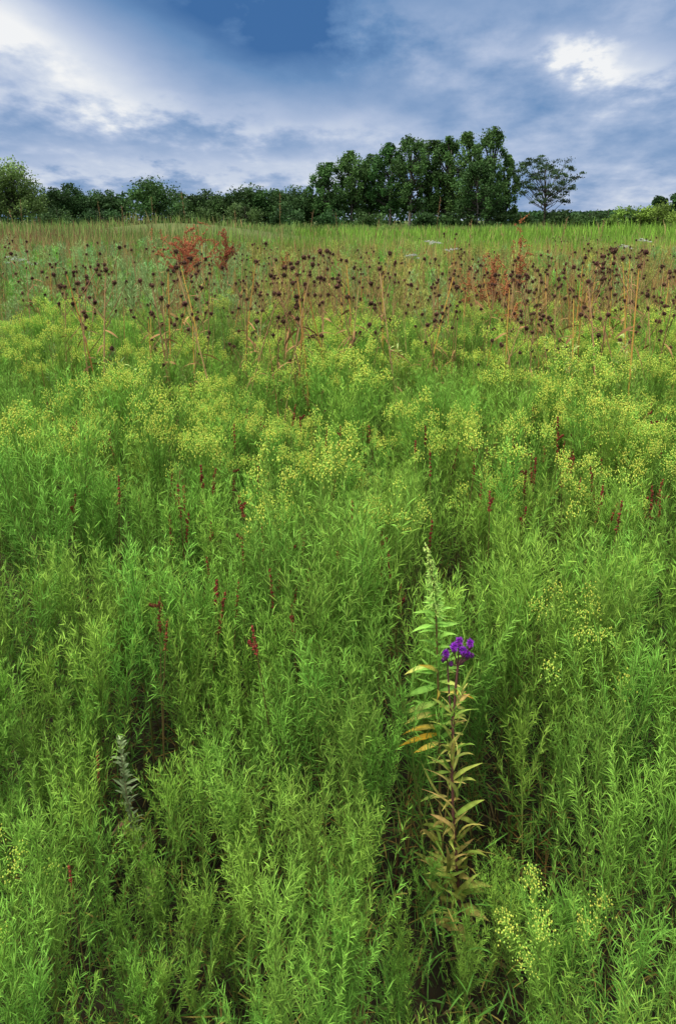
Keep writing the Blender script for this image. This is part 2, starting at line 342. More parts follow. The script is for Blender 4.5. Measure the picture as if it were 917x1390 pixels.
blades(52000,32,125,.7,1.5,.0010,'distant_grass','far green grassland running to the foot of the trees')
# ------------------------------------------------------------------ dried seed stalks
def seedstalk(seed,H=1.25):
    r=np.random.default_rng(seed); st=MB(); heads=[]; lf=MB(); lean=r.normal(0,.09,2)
    def P(t): t=np.asarray(t,float); return np.stack([lean[0]*t*t,lean[1]*t*t,H*t],-1)
    sc=np.array([.54,.32,.07]) if seed%3==0 else np.array([.38,.25,.10])
    tube(st,P(np.linspace(0,1,7)),np.linspace(.0060,.0024,7),sc,5); tips=[P(1.)]
    for b in range(int(r.integers(3,7))):
        t0=r.uniform(.62,.95); az=r.uniform(0,6.28); Lb=r.uniform(.05,.26); p0=P(t0); p1=p0+np.array([math.cos(az)*.6,math.sin(az)*.6,.8])*Lb
        tube(st,np.stack([p0,(p0+p1)/2+[0,0,-.01],p1]),np.array([.0020,.0016,.0013]),np.array([.22,.13,.06]),4); tips.append(p1)
    for p in tips:
        h=MB(); k=30; d=nrm(r.normal(0,1,(k,3))*np.array([1,1,r.uniform(.5,1.2)])); rad=r.uniform(.008,.0185)
        octs(h,(p+[0,0,.006]+d*rad*.45)[:],np.full(k,rad*.37),np.array([.066,.033,.020])*r.uniform(.35,1.8,(k,1)),1.1,r)
        strips(h,p+d*rad*.3,d,r.uniform(.8,1.6,k)*rad,np.full(k,.0028),np.zeros(k),np.array([.09,.045,.027]),np.array([.16,.085,.045]),1,1.,r); heads.append(h)
    m=15; t=r.uniform(.2,.85,m); az=r.uniform(0,6.28,m); D=np.stack([np.cos(az),np.sin(az),r.uniform(-.5,.4,m)],1)
    strips(lf,P(t),D,r.uniform(.05,.13,m),r.uniform(.006,.013,m),r.uniform(.2,.8,m),np.array([.34,.21,.075]),np.array([.22,.11,.05]),4,.7,r)
    return st,heads,lf
SS=[]
for k in range(12):
    s,h,l=seedstalk(500+k); SS.append((s.mesh('stem',M_dry),[q.mesh('seed_head',M_dry) for q in h],l.mesh('withered_leaves',M_dry)))
cl=[(120,370,110,24,22),(355,360,130,22,30),(460,374,460,34,64),(640,360,190,26,34),(835,360,120,26,36),(580,402,340,34,60),(560,436,360,26,22)]
for cx,cy,sx,sy,n in cl:
    for _ in range(n):
        px=cx+R_.uniform(-1,1)*sx if sx>300 else R_.normal(cx,sx*.5); py=max(326,R_.normal(cy,sy*.8)); H=R_.uniform(1.08,1.40)
        if cy>420: H=R_.uniform(.98,1.12)
        p=at_z(px,py,H)
        if p[1]>13 or p[1]<3.6: H=CH-(CH-H)*.8 if p[1]>13 else H; p=at_z(px,py,H)
        if p[1]>14 or p[1]<2.9: continue
        zone=side(px); k=R_.integers(0,12); yl='ochre' if (500+k)%3==0 else 'brown'; bk='in the nearer rows' if p[1]<6 else 'in the rows behind'
        e=empty('dried_seed_stalk',(p[0],p[1],float(gz(p[0],p[1]))),f'dried {yl} stalk with dark round seed heads {zone}, {bk}','dried plant',f'{yl} seed stalks {zone} {bk}',R_.uniform(0,6.28),H/1.25,R_.normal(0,.07,2))
        s,hs,l=SS[k]; part('stem',s,e); part('withered_leaves',l,e)
        for q in hs: part('seed_head',q,e)
# ------------------------------------------------------------------ red dock stalks
def dock(seed,H,nb,dens,spread,col,top=.4,srad=.003,jit=.011,sr=.0035,green=False):
    r=np.random.default_rng(seed); st,sd=MB(),MB(); lean=r.normal(0,.04,2)
    def P(t): t=np.asarray(t,float); return np.stack([lean[0]*t*t,lean[1]*t*t,H*t],-1)
    tube(st,P(np.linspace(0,1,7)),np.linspace(sr,sr*.35,7),np.array([.14,.10,.035]) if green else np.array([.22,.10,.04]),5)
    def cover(pp,m):
        u=r.random(m); uu=np.floor(u*8)/8+.05*r.random(m); e=nrm(r.normal(0,1,(m,3)))*r.uniform(.001,jit,(m,1))*(1.15-.6*uu)[:,None]
        L=len(pp)-1; P_=np.stack([np.interp(uu*L,np.arange(L+1),pp[:,j]) for j in range(3)],1)+e; octs(sd,P_,r.uniform(.6,1.3,m)*srad,np.array(col)*r.uniform(.5,1.55,(m,1)),1.3,r)
    cover(P(np.linspace(1-top,1,5)),int(dens*H*top*.8))
    for b in range(nb):
        t0=1-top*r.uniform(.1,1.05); az=r.uniform(0,6.28); L=spread*r.uniform(.25,1.25)*(1.2-t0)*1.5; p0=P(t0); o=r.uniform(.3,.85); dv=np.array([math.cos(az)*o,math.sin(az)*o,r.uniform(.4,.9)])*L
        s=np.linspace(0,1,4)[:,None]; pp=p0+dv*s+np.array([0,0,1])*L*r.uniform(-.35,.25)*s*s+r.normal(0,.04*L,(4,3))*s
        tube(st,pp,np.linspace(.0016,.0008,4),np.array([.22,.10,.04]),4); cover(pp[0:],int(dens*L))
        if L>.12:
            for q in range(4):
                a0=pp[1+q%3]; pq=np.stack([a0,a0+nrm(r.normal(0,1,3)+np.array([0,0,.8]))*L*.35]); tube(st,pq,np.array([.001,.0007]),np.array([.22,.10,.04]),3); cover(pq,int(dens*L*.35))
    return st,sd
RD=[]
for k in range(6):
    s,d=dock(600+k,.8,[1,1,0,1,1,0][k],1400,.08,(.185,.045,.024),[.10,.08,.13,.09,.14,.11][k],.0020,.0052,.0024,True); RD.append((s.mesh('stem',M_dry),d.mesh('seed_cluster',M_dry)))
red=[(48,572),(90,568),(283,612),(305,605),(365,608),(345,632),(315,640),(470,572),(497,566),(519,735),(225,690),(297,755),(325,730),(378,755),(388,780),(380,770),(220,797),(212,812),(205,805),(272,795),(122,1040),(400,860),(652,590),(690,545),(720,622),(752,630),(830,540),(838,560),(845,620),(880,622),(905,600),(735,545),(560,690),(432,640),(590,600),(150,640),(760,560),(880,700),(115,1170),(655,560),(705,560),(820,660),(735,610),(770,640),(860,630),(895,640),(800,600),(860,650),(500,580),(285,640),(362,630)]
for _ in range(44): red.append((R_.uniform(30,890),R_.uniform(520,660)))
for _ in range(24): red.append((R_.uniform(180,560),R_.uniform(620,830)))
for _ in range(26): red.append((R_.uniform(690,905),R_.uniform(545,690)))
for i,(px,py) in enumerate(red):
    H=.83+R_.normal(0,.03)
    if py>660: H=.77+R_.normal(0,.02)
    if py>1000: H=.55
    p=at_z(px,py,H)
    lab='thin stalk of dark red seeds '+side(px)+(', near the bottom edge' if py>1000 else ', among the near goldenrod' if py>720 else ', mid stand' if py>600 else ', by the yellow blossoms')
    e=empty('red_dock_stalk',(p[0],p[1],0),lab,'dried plant','red seed stalks'+lab[28:],R_.uniform(0,6.28),H/.8,R_.normal(0,.05,2))
    s,d=RD[i%6]; part('stem',s,e); part('seed_cluster',d,e)
big=[(245,309,7.2,.60,'broad rusty dock plant full of seeds on the left of the meadow'),(300,313,8.2,.46,'slimmer rusty dock plant just right of the broad one on the left'),(712,291,6.0,.30,'tallest rusty dock plant, rising above the horizon at right'),(672,350,5.5,.42,'rusty dock plant with spreading seed branches under the tall trees'),(694,384,5.0,.32,'short rusty dock plant in front of the tallest one'),(640,368,5.9,.28,'thin rusty dock plant left of the spreading one'),(388,340,9.,.3,'thin rusty dock plant near the middle of the meadow')]
for i,(px,py,y,sp,lab) in enumerate(big):
    p=at_y(px,py,y); H=p[2]
    s,d=dock(650+i,H,[24,17,14,14,11,8,7][i],330,sp,(.34,.120,.050),[.40,.36,.42,.42,.36,.3,.3][i],.0044,.024)
    e=empty('rusty_dock_plant',(p[0],p[1],float(gz(p[0],p[1]))),lab,'dried plant'); part('stem',s.mesh('stem',M_dry),e); part('seed_clusters',d.mesh('seed_clusters',M_dry),e)
# ------------------------------------------------------------------ broad leaf helper
def bleaf(mb,b,t,w,sag=0.,fold=.25,c0=(.15,.25,.05),c1=(.2,.3,.05),n=7,curl=0.,hint=(0,-.5,1)):
    b=np.asarray(b,float); t=np.asarray(t,float); d=t-b; L=np.linalg.norm(d); s=np.linspace(0,1,n)
    hint=nrm(np.array(hint,float)+R_.normal(0,.35,3)); S=nrm(np.cross(d,hint)); N=np.cross(S,nrm(d))
    P=b+d*s[:,None]+N*(sag*L*4*s*(1-s))[:,None]+np.array([0,0,-1])*(curl*L*s**3)[:,None]
    pr=np.sin(np.pi*np.clip(s,0,1)**.8)**.85; pr[0]=.12; pr[-1]=.02
    tw=(R_.normal(0,.6)*s)[:,None]; S2=S*np.cos(tw)+N*np.sin(tw); N2=np.cross(S2,nrm(d))
    e=(w*.5*pr)[:,None]; wv=(R_.normal(0,.12,n)*w)[:,None]
    V=np.stack([P-S2*e+N2*(e*fold+wv*.5),P,P+S2*e+N2*(e*fold-wv*.5)],1)
    c=np.array(c0)*(1-s)[:,None]+np.array(c1)*s[:,None]; C=np.stack([c*.9,c*1.25,c*1.0],1)
    i=np.arange(n-1)[:,None]*3+np.array([[0,1]]); F=np.stack([i,i+1,i+4,i+3],-1).reshape(-1,4)
    mb.add(V.reshape(-1,3),F,C.reshape(-1,3))
def local(mb,o):
    mb.V=[v-o for v in mb.V]; return mb
# ironweed with purple flowers
yI=IW[1]; base=np.array([IW[0],yI,0.])
def Q(px,py,dy=0.): return at_y(px,py,yI+dy)
st=MB(); lf=MB()
sc=[(624,1240),(620,1180),(615,1110),(613,1040),(615,980),(618,935),(621,905)]
sp=[base]+[Q(a,b) for a,b in sc]
tube(st,sp,np.linspace(.0040,.0023,8),np.array([.12,.05,.04]),6)
sp2=[Q(614,990,.0)]+[Q(a,b,.02) for a,b in [(610,950),(608,920),(607,897)]]
tube(st,sp2,np.linspace(.0022,.0016,4),np.array([.12,.05,.045]),5)
sc3=[(606,1230),(600,1150),(606,1090),(612,1040)]
sp3=[base+[-.006,.01,0]]+[Q(a,b,.015) for a,b in sc3]; tube(st,sp3,np.linspace(.003,.001,5),np.array([.18,.14,.04]),5)
e=empty('purple_ironweed',base,'ironweed with bright purple flower heads and yellowing leaves','flowering plant')
OL=(.40,.48,.09); YE=(.64,.55,.14); GRf=(.24,.43,.065); BR=(.54,.36,.12)
ipx=lambda py: np.interp(py,[b for a,b in sc][::-1],[a for a,b in sc][::-1])
ipx3=lambda py: np.interp(py,[b for a,b in sc3][::-1],[a for a,b in sc3][::-1])
for i in range(120):
    py=R_.uniform(940,1265); t=(py-940)/325; a=R_.uniform(0,6.28); L=(24+30*t)*R_.uniform(.6,1.4); up=R_.uniform(-.2,1.7)*(1.1-.45*t)
    sh=(R_.random()<.4)&(py>1045); x0=ipx3(py) if sh else ipx(py)
    tip=(x0+math.cos(a)*L*.85,py-L*up); c0=[GRf,GRf,OL,OL,YE][R_.integers(0,5)]; c1=[GRf,OL,OL,OL,YE,YE,BR][R_.integers(0,7)]
    bleaf(lf,Q(x0,py,.015 if sh else 0),Q(*tip,dy=math.sin(a)*L*.0014),(.0050+.0065*t*t)*R_.uniform(.7,1.3),R_.uniform(-.06,.22),.35,c0,c1,9,R_.uniform(0,.35))
for (b,t,w,c0,c1) in [((619,1185),(676,1158),.022,OL,YE),((622,1235),(664,1250),.022,OL,YE),((610,1140),(584,1095),.015,YE,BR),((622,1250),(642,1285),.020,YE,OL),((615,985),(650,958),.007,OL,GRf),((617,960),(638,936),.009,YE,BR),((618,950),(632,938),.007,BR,BR),((622,1245),(594,1255),.018,OL,YE),((618,1165),(668,1160),.015,GRf,OL),((615,1110),(658,1075),.010,GRf,OL),((614,1060),(655,1035),.009,OL,OL),((621,1215),(660,1205),.017,GRf,OL),((620,1205),(590,1185),.016,OL,YE)]:
    bleaf(lf,Q(*b),Q(*t,dy=R_.uniform(-.05,.01)),w,R_.uniform(-.02,.18),.3,c0,c1,9,R_.uniform(0,.2))
part('stem',local(st,base).mesh('stem',M_stem),e); part('leaves',local(lf,base).mesh('leaves',M_broad),e)
for (px,py,dy,rr) in [(605,887,.010,.0088),(616,878,-.008,.0095),(628,883,-.008,.0098),(623,870,.006,.0090),(638,873,.006,.0088),(634,887,.012,.0075)]:
    p=Q(px,py,dy); h=MB(); k=200; d=nrm(R_.normal(0,1,(k,3))+np.array([0,0,.35]))
    c=np.array([.30,.034,.47])*R_.uniform(.45,1.6,(k,1)); strips(h,np.tile(p,(k,1))+d*rr*.25,d,R_.uniform(.5,.85,k)*rr,np.full(k,.0013),R_.uniform(-.3,.5,k),c*.7,c*1.25,2,1.5)
    fo=part('flower_head',local(h,base).mesh('flower_head',M_petal),e)
    iv=MB(); q=p-np.array([0,0,.009]); dd=nrm(R_.normal(0,1,(30,3))); octs(iv,q+dd*.003,np.full(30,.0026),np.array([.10,.03,.07])*R_.uniform(.6,1.5,(30,1)),1.5)
    tgt=sp2[-1] if px<612 else sp[-1]; tube(iv,np.stack([tgt,q]),np.array([.0015,.0012]),np.array([.12,.05,.045]),4)
    part('flower_base',local(iv,base).mesh('flower_base',M_stem),fo)
for (px,py) in [(601,896),(640,890),(612,901),(626,899)]:
    bd=MB(); p=Q(px,py,.01); dd=nrm(R_.normal(0,1,(22,3))); octs(bd,p+dd*.003,np.full(22,.0026),np.array([.14,.03,.15])*R_.uniform(.6,1.5,(22,1)),1.5)
    tube(bd,np.stack([sp[-1] if px>608 else sp2[-1],p]),np.array([.0012,.0009]),np.array([.12,.05,.045]),4); part('flower_bud',local(bd,base).mesh('flower_bud',M_petal),e)
# leafy spire beside it
yI=SP[1]+.02; base=np.array([SP[0],yI,0.]); st=MB(); lf=MB(); bu=MB()
sc=[(597,1150),(596,1010),(594,920),(592,850),(589,800),(584,765),(577,741)]
sp=[base]+[Q(a,b) for a,b in sc]; tube(st,sp,np.linspace(.0035,.0010,8),np.array([.15,.10,.035]),6)
spx=lambda py: np.interp(py,[b for a,b in sc][::-1],[a for a,b in sc][::-1])
LG=(.31,.50,.08); OR=(.66,.33,.03)
for (b,t,w,c0,c1) in [((592,835),(560,832),.0085,GRf,LG),((592,852),(553,858),.0095,GRf,LG),((593,880),(568,866),.008,GRf,LG),((594,908),(548,914),.0115,LG,YE),((594,914),(566,899),.008,YE,OR),((594,932),(546,944),.0125,GRf,LG),((595,952),(545,968),.0125,LG,YE),((595,970),(547,982),.0115,YE,YE),((596,986),(546,994),.0115,YE,OR),((596,996),(541,1010),.011,OR,OR),((596,1008),(560,1022),.010,YE,OR),((593,830),(620,824),.008,GRf,LG),((593,850),(624,845),.009,GRf,LG),((594,868),(618,858),.009,GRf,LG),((595,925),(628,934),.010,LG,YE),((596,938),(643,946),.0095,YE,OR),((596,965),(626,953),.009,LG,LG),((595,895),(572,880),.009,GRf,LG),((595,905),(616,912),.009,GRf,YE),((596,985),(630,978),.010,LG,YE)]:
    bleaf(lf,Q(*b),Q(*t,dy=R_.uniform(-.035,.01)),w,R_.uniform(.02,.16),.35,c0,c1,9,R_.uniform(0,.12))
for i in range(70):
    py=R_.uniform(775,1005); t=(py-775)/230; a=R_.uniform(0,6.28); cx=math.cos(a); L=(11+25*min(1,t*1.8))*R_.uniform(.7,1.25); an=R_.uniform(-.3,.9)
    tip=(spx(py)+cx*L*math.cos(an),py-L*math.sin(an)); yl=(t>.7)&(R_.random()<.3); bleaf(lf,Q(spx(py),py),Q(*tip,dy=math.sin(a)*L*.0013),(.0042+.0055*t)*R_.uniform(.75,1.2),R_.uniform(-.04,.16),.35,YE if yl else GRf,OR if yl else LG,8,R_.uniform(0,.15))
n=280; py=740+95*R_.random(n)**.85; B=np.array([Q(spx(q),q) for q in py]); D=nrm(R_.normal(0,1,(n,3))+np.array([-.2,0,.8])); c=np.array([.30,.48,.10])*R_.uniform(.7,1.25,(n,1))
strips(bu,B,D,.007+.019*(py-740)/95,np.full(n,.0030),R_.uniform(-.1,.4,n),c,c*1.15,2,.8)
octs(bu,B+D*.006,R_.uniform(.0014,.0023,n),np.array([.40,.54,.13])*R_.uniform(.8,1.2,(n,1)),1.6)
e=empty('leafy_spire_plant',base,'tall leafy stem with pointed green top and orange lower leaves beside the purple flowers','plant')
part('stem',local(st,base).mesh('stem',M_stem),e); part('leaves',local(lf,base).mesh('leaves',M_broad),e); part('bud_spike',local(bu,base).mesh('bud_spike',M_leaf),e)
# grey woolly plant
yI=GP[1]; base=np.array([GP[0],yI,0.]); st=MB(); lf=MB(); dl=MB()
sc=[(195,1180),(183,1130),(172,1080),(166,1035),(163,1005)]; sp=[base]+[Q(a,b) for a,b in sc]; tube(st,sp,np.linspace(.0032,.0012,6),np.array([.34,.32,.17]),6)
gpx=lambda py: np.interp(py,[b for a,b in sc][::-1],[a for a,b in sc][::-1])
for i,py in enumerate(np.linspace(1002,1150,130)):
    t=(py-1002)/148; a=i*2.4+R_.normal(0,.4); L=(11+25*t if t<.65 else 31*(1.4-t))*R_.uniform(.5,1.3)
    tip=(gpx(py)+math.cos(a)*L*R_.uniform(.4,.95),py-L*R_.uniform(.2,.95)); c=np.array([.45,.55,.28])*R_.uniform(.7,1.12)
    bleaf(lf,Q(gpx(py),py),Q(*tip,dy=math.sin(a)*.022),.0052*R_.uniform(.7,1.4),R_.uniform(-.1,.15),.35,c,c*1.08,6,R_.uniform(0,.35))
for (b,t,w) in [((183,1130),(158,1140),.02),((180,1120),(148,1128),.018),((188,1150),(205,1110),.014),((195,1180),(212,1200),.022),((196,1185),(180,1170),.016),((200,1200),(218,1215),.02)]:
    bleaf(dl,Q(*b),Q(*t,dy=-.02),w*.65,.28,.8,(.34,.21,.10),(.46,.30,.15),9,.45)
e=empty('grey_woolly_plant',base,'pale grey green woolly stem with curled brown lower leaves at lower left','plant')
part('stem',local(st,base).mesh('stem',M_stem),e); part('leaves',local(lf,base).mesh('leaves',M_broad),e); part('withered_leaves',local(dl,base).mesh('withered_leaves',M_dry),e)
# pale leafy sprigs
spr=[(537,468,3.5,'pale leafy sprig sticking up in the middle of the meadow'),(178,496,2.9,'pale leafy sprig sticking up left above the goldenrod'),(772,462,3.4,'broad leaved pale sprig right of centre above the goldenrod'),(846,452,3.5,'tallest broad leaved pale sprig at right'),(742,455,4.0,'small pale sprig left of the two broad leaved ones'),(705,520,2.9,'yellowish leaning sprig at right among the blossoms'),(860,500,3.1,'drooping pale sprig at the right edge')]
for i,(px,py,y,lab) in enumerate(spr):
    yI=y; top=Q(px,py); base=np.array([top[0]+.02,y,float(gz(top[0],y))]); st=MB(); lf=MB(); s=np.linspace(0,1,7)[:,None]; P=base+(top-base)*s+np.array([1,0,0])*.03*np.sin(3*s); tube(st,P,np.linspace(.004,.001,7),np.array([.22,.26,.08]),5)
    m=34
    for k in range(m):
        t=.45+.55*k/m; p=np.array([np.interp(t,s[:,0],P[:,j]) for j in range(3)]); a=k*2.4; L=(.12*(1.25-t)+.02)*R_.uniform(.7,1.2); d=np.array([math.cos(a),math.sin(a),R_.uniform(.3,1.)])*L
        bleaf(lf,p,p+d,.014 if i in(2,3,6) else .011,.08,.3,(.31,.42,.11),(.42,.50,.15),6,R_.uniform(.1,.4))
    e=empty('leafy_sprig',base,lab,'plant'); part('stem',local(st,base).mesh('stem',M_stem),e); part('leaves',local(lf,base).mesh('leaves',M_broad),e)
# white flowers
wf=[(588,327,11,'white flat flower cluster near the middle of the far meadow'),(875,324,12,'white flower cluster at far right of the meadow'),(20,350,9,'white flower cluster at the left edge of the meadow'),(612,338,10.5,'smaller white flower cluster right of the middle one'),(560,346,9.5,'small white flower cluster left of the middle one'),(848,334,11,'smaller white flower cluster left of the far right one'),(42,356,9.2,'smaller white flower cluster right of the left edge one')]
for i,(px,py,y,lab) in enumerate(wf):
    yI=y; top=Q(px,py); base=np.array([top[0],y,float(gz(top[0],y))]); st=MB(); fh=MB()
    tube(st,np.stack([base,(base+top)/2+[.02,0,0],top-[0,0,.06]]),np.array([.005,.004,.003]),np.array([.16,.2,.07]),5)
    for k in range(10 if i in(0,1,2) else 6):
        a=k*2.4; rr=.033*math.sqrt(k); p=top+np.array([math.cos(a)*rr*1.3,math.sin(a)*rr,-rr*.25+R_.normal(0,.018)]); tube(st,np.stack([top-[0,0,.06],p]),np.array([.0015,.001]),np.array([.16,.22,.08]),3)
        q=p+R_.normal(0,1,(34,3))*np.array([.017,.017,.006]); octs(fh,q,R_.uniform(.0025,.005,34),np.array([.60,.62,.56])*R_.uniform(.75,1.1,(34,1)))
    e=empty('white_flower_plant',base,lab,'flowering plant'); part('stem',local(st,base).mesh('stem',M_stem),e); part('flower_cluster',local(fh,base).mesh('flower_cluster',M_flow),e)
# tall grass stalks with seed plumes
gs=[(380,262,9),(246,262,10),(205,268,11),(165,280,10),(132,272,12),(455,290,9),(598,268,9.5),(28,272,11),(12,285,10),(318,286,9),(515,300,8),(770,296,8),(820,300,8),(100,300,8.5),(52,296,9.5),(640,300,8),(425,288,8.6)]
for i,(px,py,y) in enumerate(gs):
    yI=y; top=Q(px,py); base=np.array([top[0]+R_.normal(0,.05),y,float(gz(top[0],y))]); st=MB(); pl=MB(); s=np.linspace(0,1,8)[:,None]; P=base+(top-base)*s+np.array([1,0,0])*.05*R_.normal()*np.sin(3.1*s)
    tube(st,P,np.linspace(.004,.0018,8),np.array([.26,.18,.07]),4); k=60; u=R_.uniform(.84,1,k); B=np.stack([np.interp(u,s[:,0],P[:,j]) for j in range(3)],1)
    strips(pl,B,nrm(R_.normal(0,.4,(k,3))+np.array([0,0,1])),R_.uniform(.02,.05,k),np.full(k,.005),R_.uniform(0,.3,k),np.array([.20,.12,.06]),np.array([.28,.18,.08]),1,1.5)
    zone=side(px); e=empty('grass_stalk',base,f'single tall tan grass stalk reaching the skyline {zone}','grass stalk','tall grass stalks '+zone); part('stem',local(st,base).mesh('stem',M_dry),e); part('seed_plume',local(pl,base).mesh('seed_plume',M_dry),e)
# ------------------------------------------------------------------ trees
def tree(px,top,hw,d,style,col,label,seed,name='tree'):
    r=np.random.default_rng(seed); x=at_y(px,298,d)[0]; H=at_y(px,top,d)[2]; Rr=at_y(px+hw,298,d)[0]-x; z0=float(gz(x,d)); H-=z0; base=np.array([x,d,z0])
    tr,br,cr=MB(),MB(),MB(); col=np.array(col); ls=.0019*d
    tk=np.stack([r.normal(0,.03*Rr,6).cumsum(),r.normal(0,.03*Rr,6).cumsum(),np.linspace(-.1,.86*H,6)],1); tk[0,:2]=0
    tube(tr,tk,np.linspace(.016,.005,6)*H+.03,np.array([.17,.15,.12]) if style=='column' else np.array([.07,.06,.04]),8)
    cs=[]; far=d>90
    if style=='round':
        for k in range(46 if far else 80):
            v=nrm(r.normal(0,1,3)); q=r.uniform(.2,.95); cs.append((np.array([v[0]*Rr*q,v[1]*Rr*q,H*.53+v[2]*H*.44*q]),np.array([.30,.30,.22])*Rr*r.uniform(.6,1.2)))
    elif style=='column':
        for k in range(76):
            t=r.uniform(.21,.98); a=r.uniform(0,6.28); env=Rr*(.75+.42*math.sin(min(1,t*1.05)*math.pi*.8))*(1 if t<.73 else max(.12,(1.04-t)/.31)); q=math.sqrt(r.uniform(.03,1))*env*.96
            cs.append((np.array([math.cos(a)*q,math.sin(a)*q,H*t]),np.array([.21,.21,.30])*Rr*r.uniform(.4,1.2)))
    elif style=='umbrella':
        for k in range(110):
            a=r.uniform(0,6.28); u=r.random()**.8; zz=.26+.72*u; q=Rr*math.sqrt(r.uniform(.02,1))*(.34+.70*u**.6); zz=min(zz,1.0-.32*(q/Rr)**2)
            cs.append((np.array([math.cos(a)*q,math.sin(a)*q,H*zz]),np.array([.14,.14,.06])*Rr*r.uniform(.5,1.3)))
    elif style=='shrub':
        for k in range(22):
            a=r.uniform(0,6.28); q=math.sqrt(r.random())*Rr*.85; cs.append((np.array([math.cos(a)*q,math.sin(a)*q,H*r.uniform(.12,.85)*(1-.3*(q/Rr)**2)]),np.array([.3,.3,.22])*Rr*r.uniform(.7,1.1)))
    nl={'round':130,'column':114,'umbrella':64,'shrub':110}[style]
    for k,(c,s) in enumerate(cs):
        g=r.normal(0,1,(nl,3)); g=nrm(g)*np.minimum(np.abs(r.normal(.75,.35,(nl,1))),1.5); P=c+g*s; P[:,2]=np.minimum(np.maximum(P[:,2],.1),H*1.01)
        cc=col*r.uniform(.55,1.55)*r.uniform(.75,1.25,(nl,1)); quads(cr,P,r.uniform(.6,1.25,nl)*ls*(.75 if style=='umbrella' else 1),cc,r)
        if k%2==0:
            t=np.clip(c[2]/H*(.55 if style=='umbrella' else .7),.1,.95); p0=np.array([np.interp(t*H,tk[:,2],tk[:,j]) for j in range(3)]); mid=(p0+c)/2+np.array([0,0,-.03*H])
            wd=.55 if style=='umbrella' else 1
            tube(br,np.stack([p0,mid,c]),np.array([.007,.005,.002])*H*wd+.01,np.array([.055,.046,.038]),5)
    e=empty(name,base,label,'shrub' if style=='shrub' else 'tree','shrubs along the tree line' if style=='shrub' else 'trees on the skyline'); part('trunk' if style!='shrub' else 'stems',tr.mesh('trunk',M_bark,True),e); part('branches',br.mesh('branches',M_bark,True),e); part('crown' if style!='shrub' else 'foliage',cr.mesh('crown',M_tree),e)
DK=(.034,.074,.020); DK2=(.050,.098,.025); CW=(.058,.125,.03); LT=(.12,.185,.05); YG=(.15,.24,.037)
T=[(20,206,46,60,'round',LT,'large pale green tree at the left edge'),
(-34,225,36,66,'round',LT,'pale green tree cut off by the left edge'),
(66,253,34,128,'round',DK2,'low dark tree right after the pale left tree'),(96,249,34,124,'round',DK,'second low dark tree from the pale left tree'),(128,256,32,130,'round',DK2,'third low dark tree from the pale left tree'),(152,257,30,128,'round',DK,'low dark tree touching the round tree on its left'),
(209,236,40,108,'round',DK2,'big round dark tree standing left of centre'),
(256,259,28,126,'round',DK2,'small dark tree just right of the big round one'),(278,257,30,122,'round',DK,'second dark tree right of the big round one'),(306,260,30,118,'round',DK2,'dark rounded tree with a slightly lower top in the middle row'),(336,249,34,116,'round',DK,'highest domed tree of the middle row'),(364,256,30,116,'round',DK2,'rounded tree right of the highest dome of the middle row'),(397,251,34,112,'round',DK,'domed dark tree left of the tall group'),(424,256,26,114,'round',DK2,'dark tree leaning against the tall group on its left'),
(446,222,27,112,'column',CW,'leftmost tall tree of the tall group'),(478,206,30,114,'column',CW,'second tall tree from the left of the tall group'),(506,211,26,118,'column',DK2,'narrow dark tree third in the tall group'),(528,195,25,114,'column',CW,'slim tall tree fourth in the tall group'),(556,183,32,111,'column',CW,'broad tall tree in the middle of the tall group'),(584,192,31,117,'column',DK2,'dark tall tree behind the middle of the tall group'),(606,186,28,113,'column',CW,'slim tall tree right of the middle of the tall group'),(633,181,31,110,'column',CW,'broad tall tree second from right in the tall group'),(664,174,32,107,'column',CW,'tallest tree on the skyline, right end of the tall group'),(648,222,30,103,'column',DK2,'shorter dark tree in front of the right tall trees'),(685,211,14,111,'column',CW,'slim tree on the right flank of the tallest tree'),
(738,205,48,100,'umbrella',(.045,.08,.03),'airy spreading tree standing alone right of the tall group'),
(893,262,16,140,'round',DK,'small dark tree poking up at the right edge'),(925,255,22,138,'round',DK,'tree cut off by the right edge'),
(455,280,28,106,'shrub',DK,'dark shrub at the foot of the leftmost tall trees'),(500,284,26,106,'shrub',DK2,'shrub under the third tall tree'),(580,286,28,106,'shrub',DK,'shrub under the middle of the tall group'),(612,284,24,104,'shrub',DK2,'shrub under the slim tall tree'),(660,279,30,102,'shrub',DK,'shrub at the foot of the tallest tree'),
(700,285,28,110,'shrub',DK2,'shrub left of the foot of the airy tree'),(760,285,34,98,'shrub',DK,'dark shrub at the foot of the airy tree'),(800,285,26,92,'shrub',DK2,'green shrub right of the airy tree'),(824,281,24,96,'shrub',DK,'dark shrub at the left end of the right hedge'),(848,278,30,84,'shrub',YG,'yellow green shrub in the right hedge'),(872,281,22,80,'shrub',DK2,'darker green shrub low in the right hedge'),(897,271,36,78,'shrub',YG,'tallest yellow green shrub at the right edge'),(940,274,34,80,'shrub',YG,'yellow green shrub beyond the right edge'),
(330,275,34,100,'shrub',DK2,'dark shrub in front of the middle row'),(385,279,30,100,'shrub',DK,'dark shrub before the domed tree left of the tall group'),(278,279,28,104,'shrub',DK2,'dark shrub in front of the trees right of the round one'),(235,282,28,106,'shrub',DK,'low shrub under the big round tree'),(80,281,34,108,'shrub',DK2,'low shrub in front of the left dark trees'),(135,282,34,108,'shrub',DK,'low shrub left of the big round tree')]
for i,(px,top,hw,d,sty,c,lab) in enumerate(T): tree(px,top,hw,d,sty,c,lab,900+i,'shrub' if sty=='shrub' else 'tree')
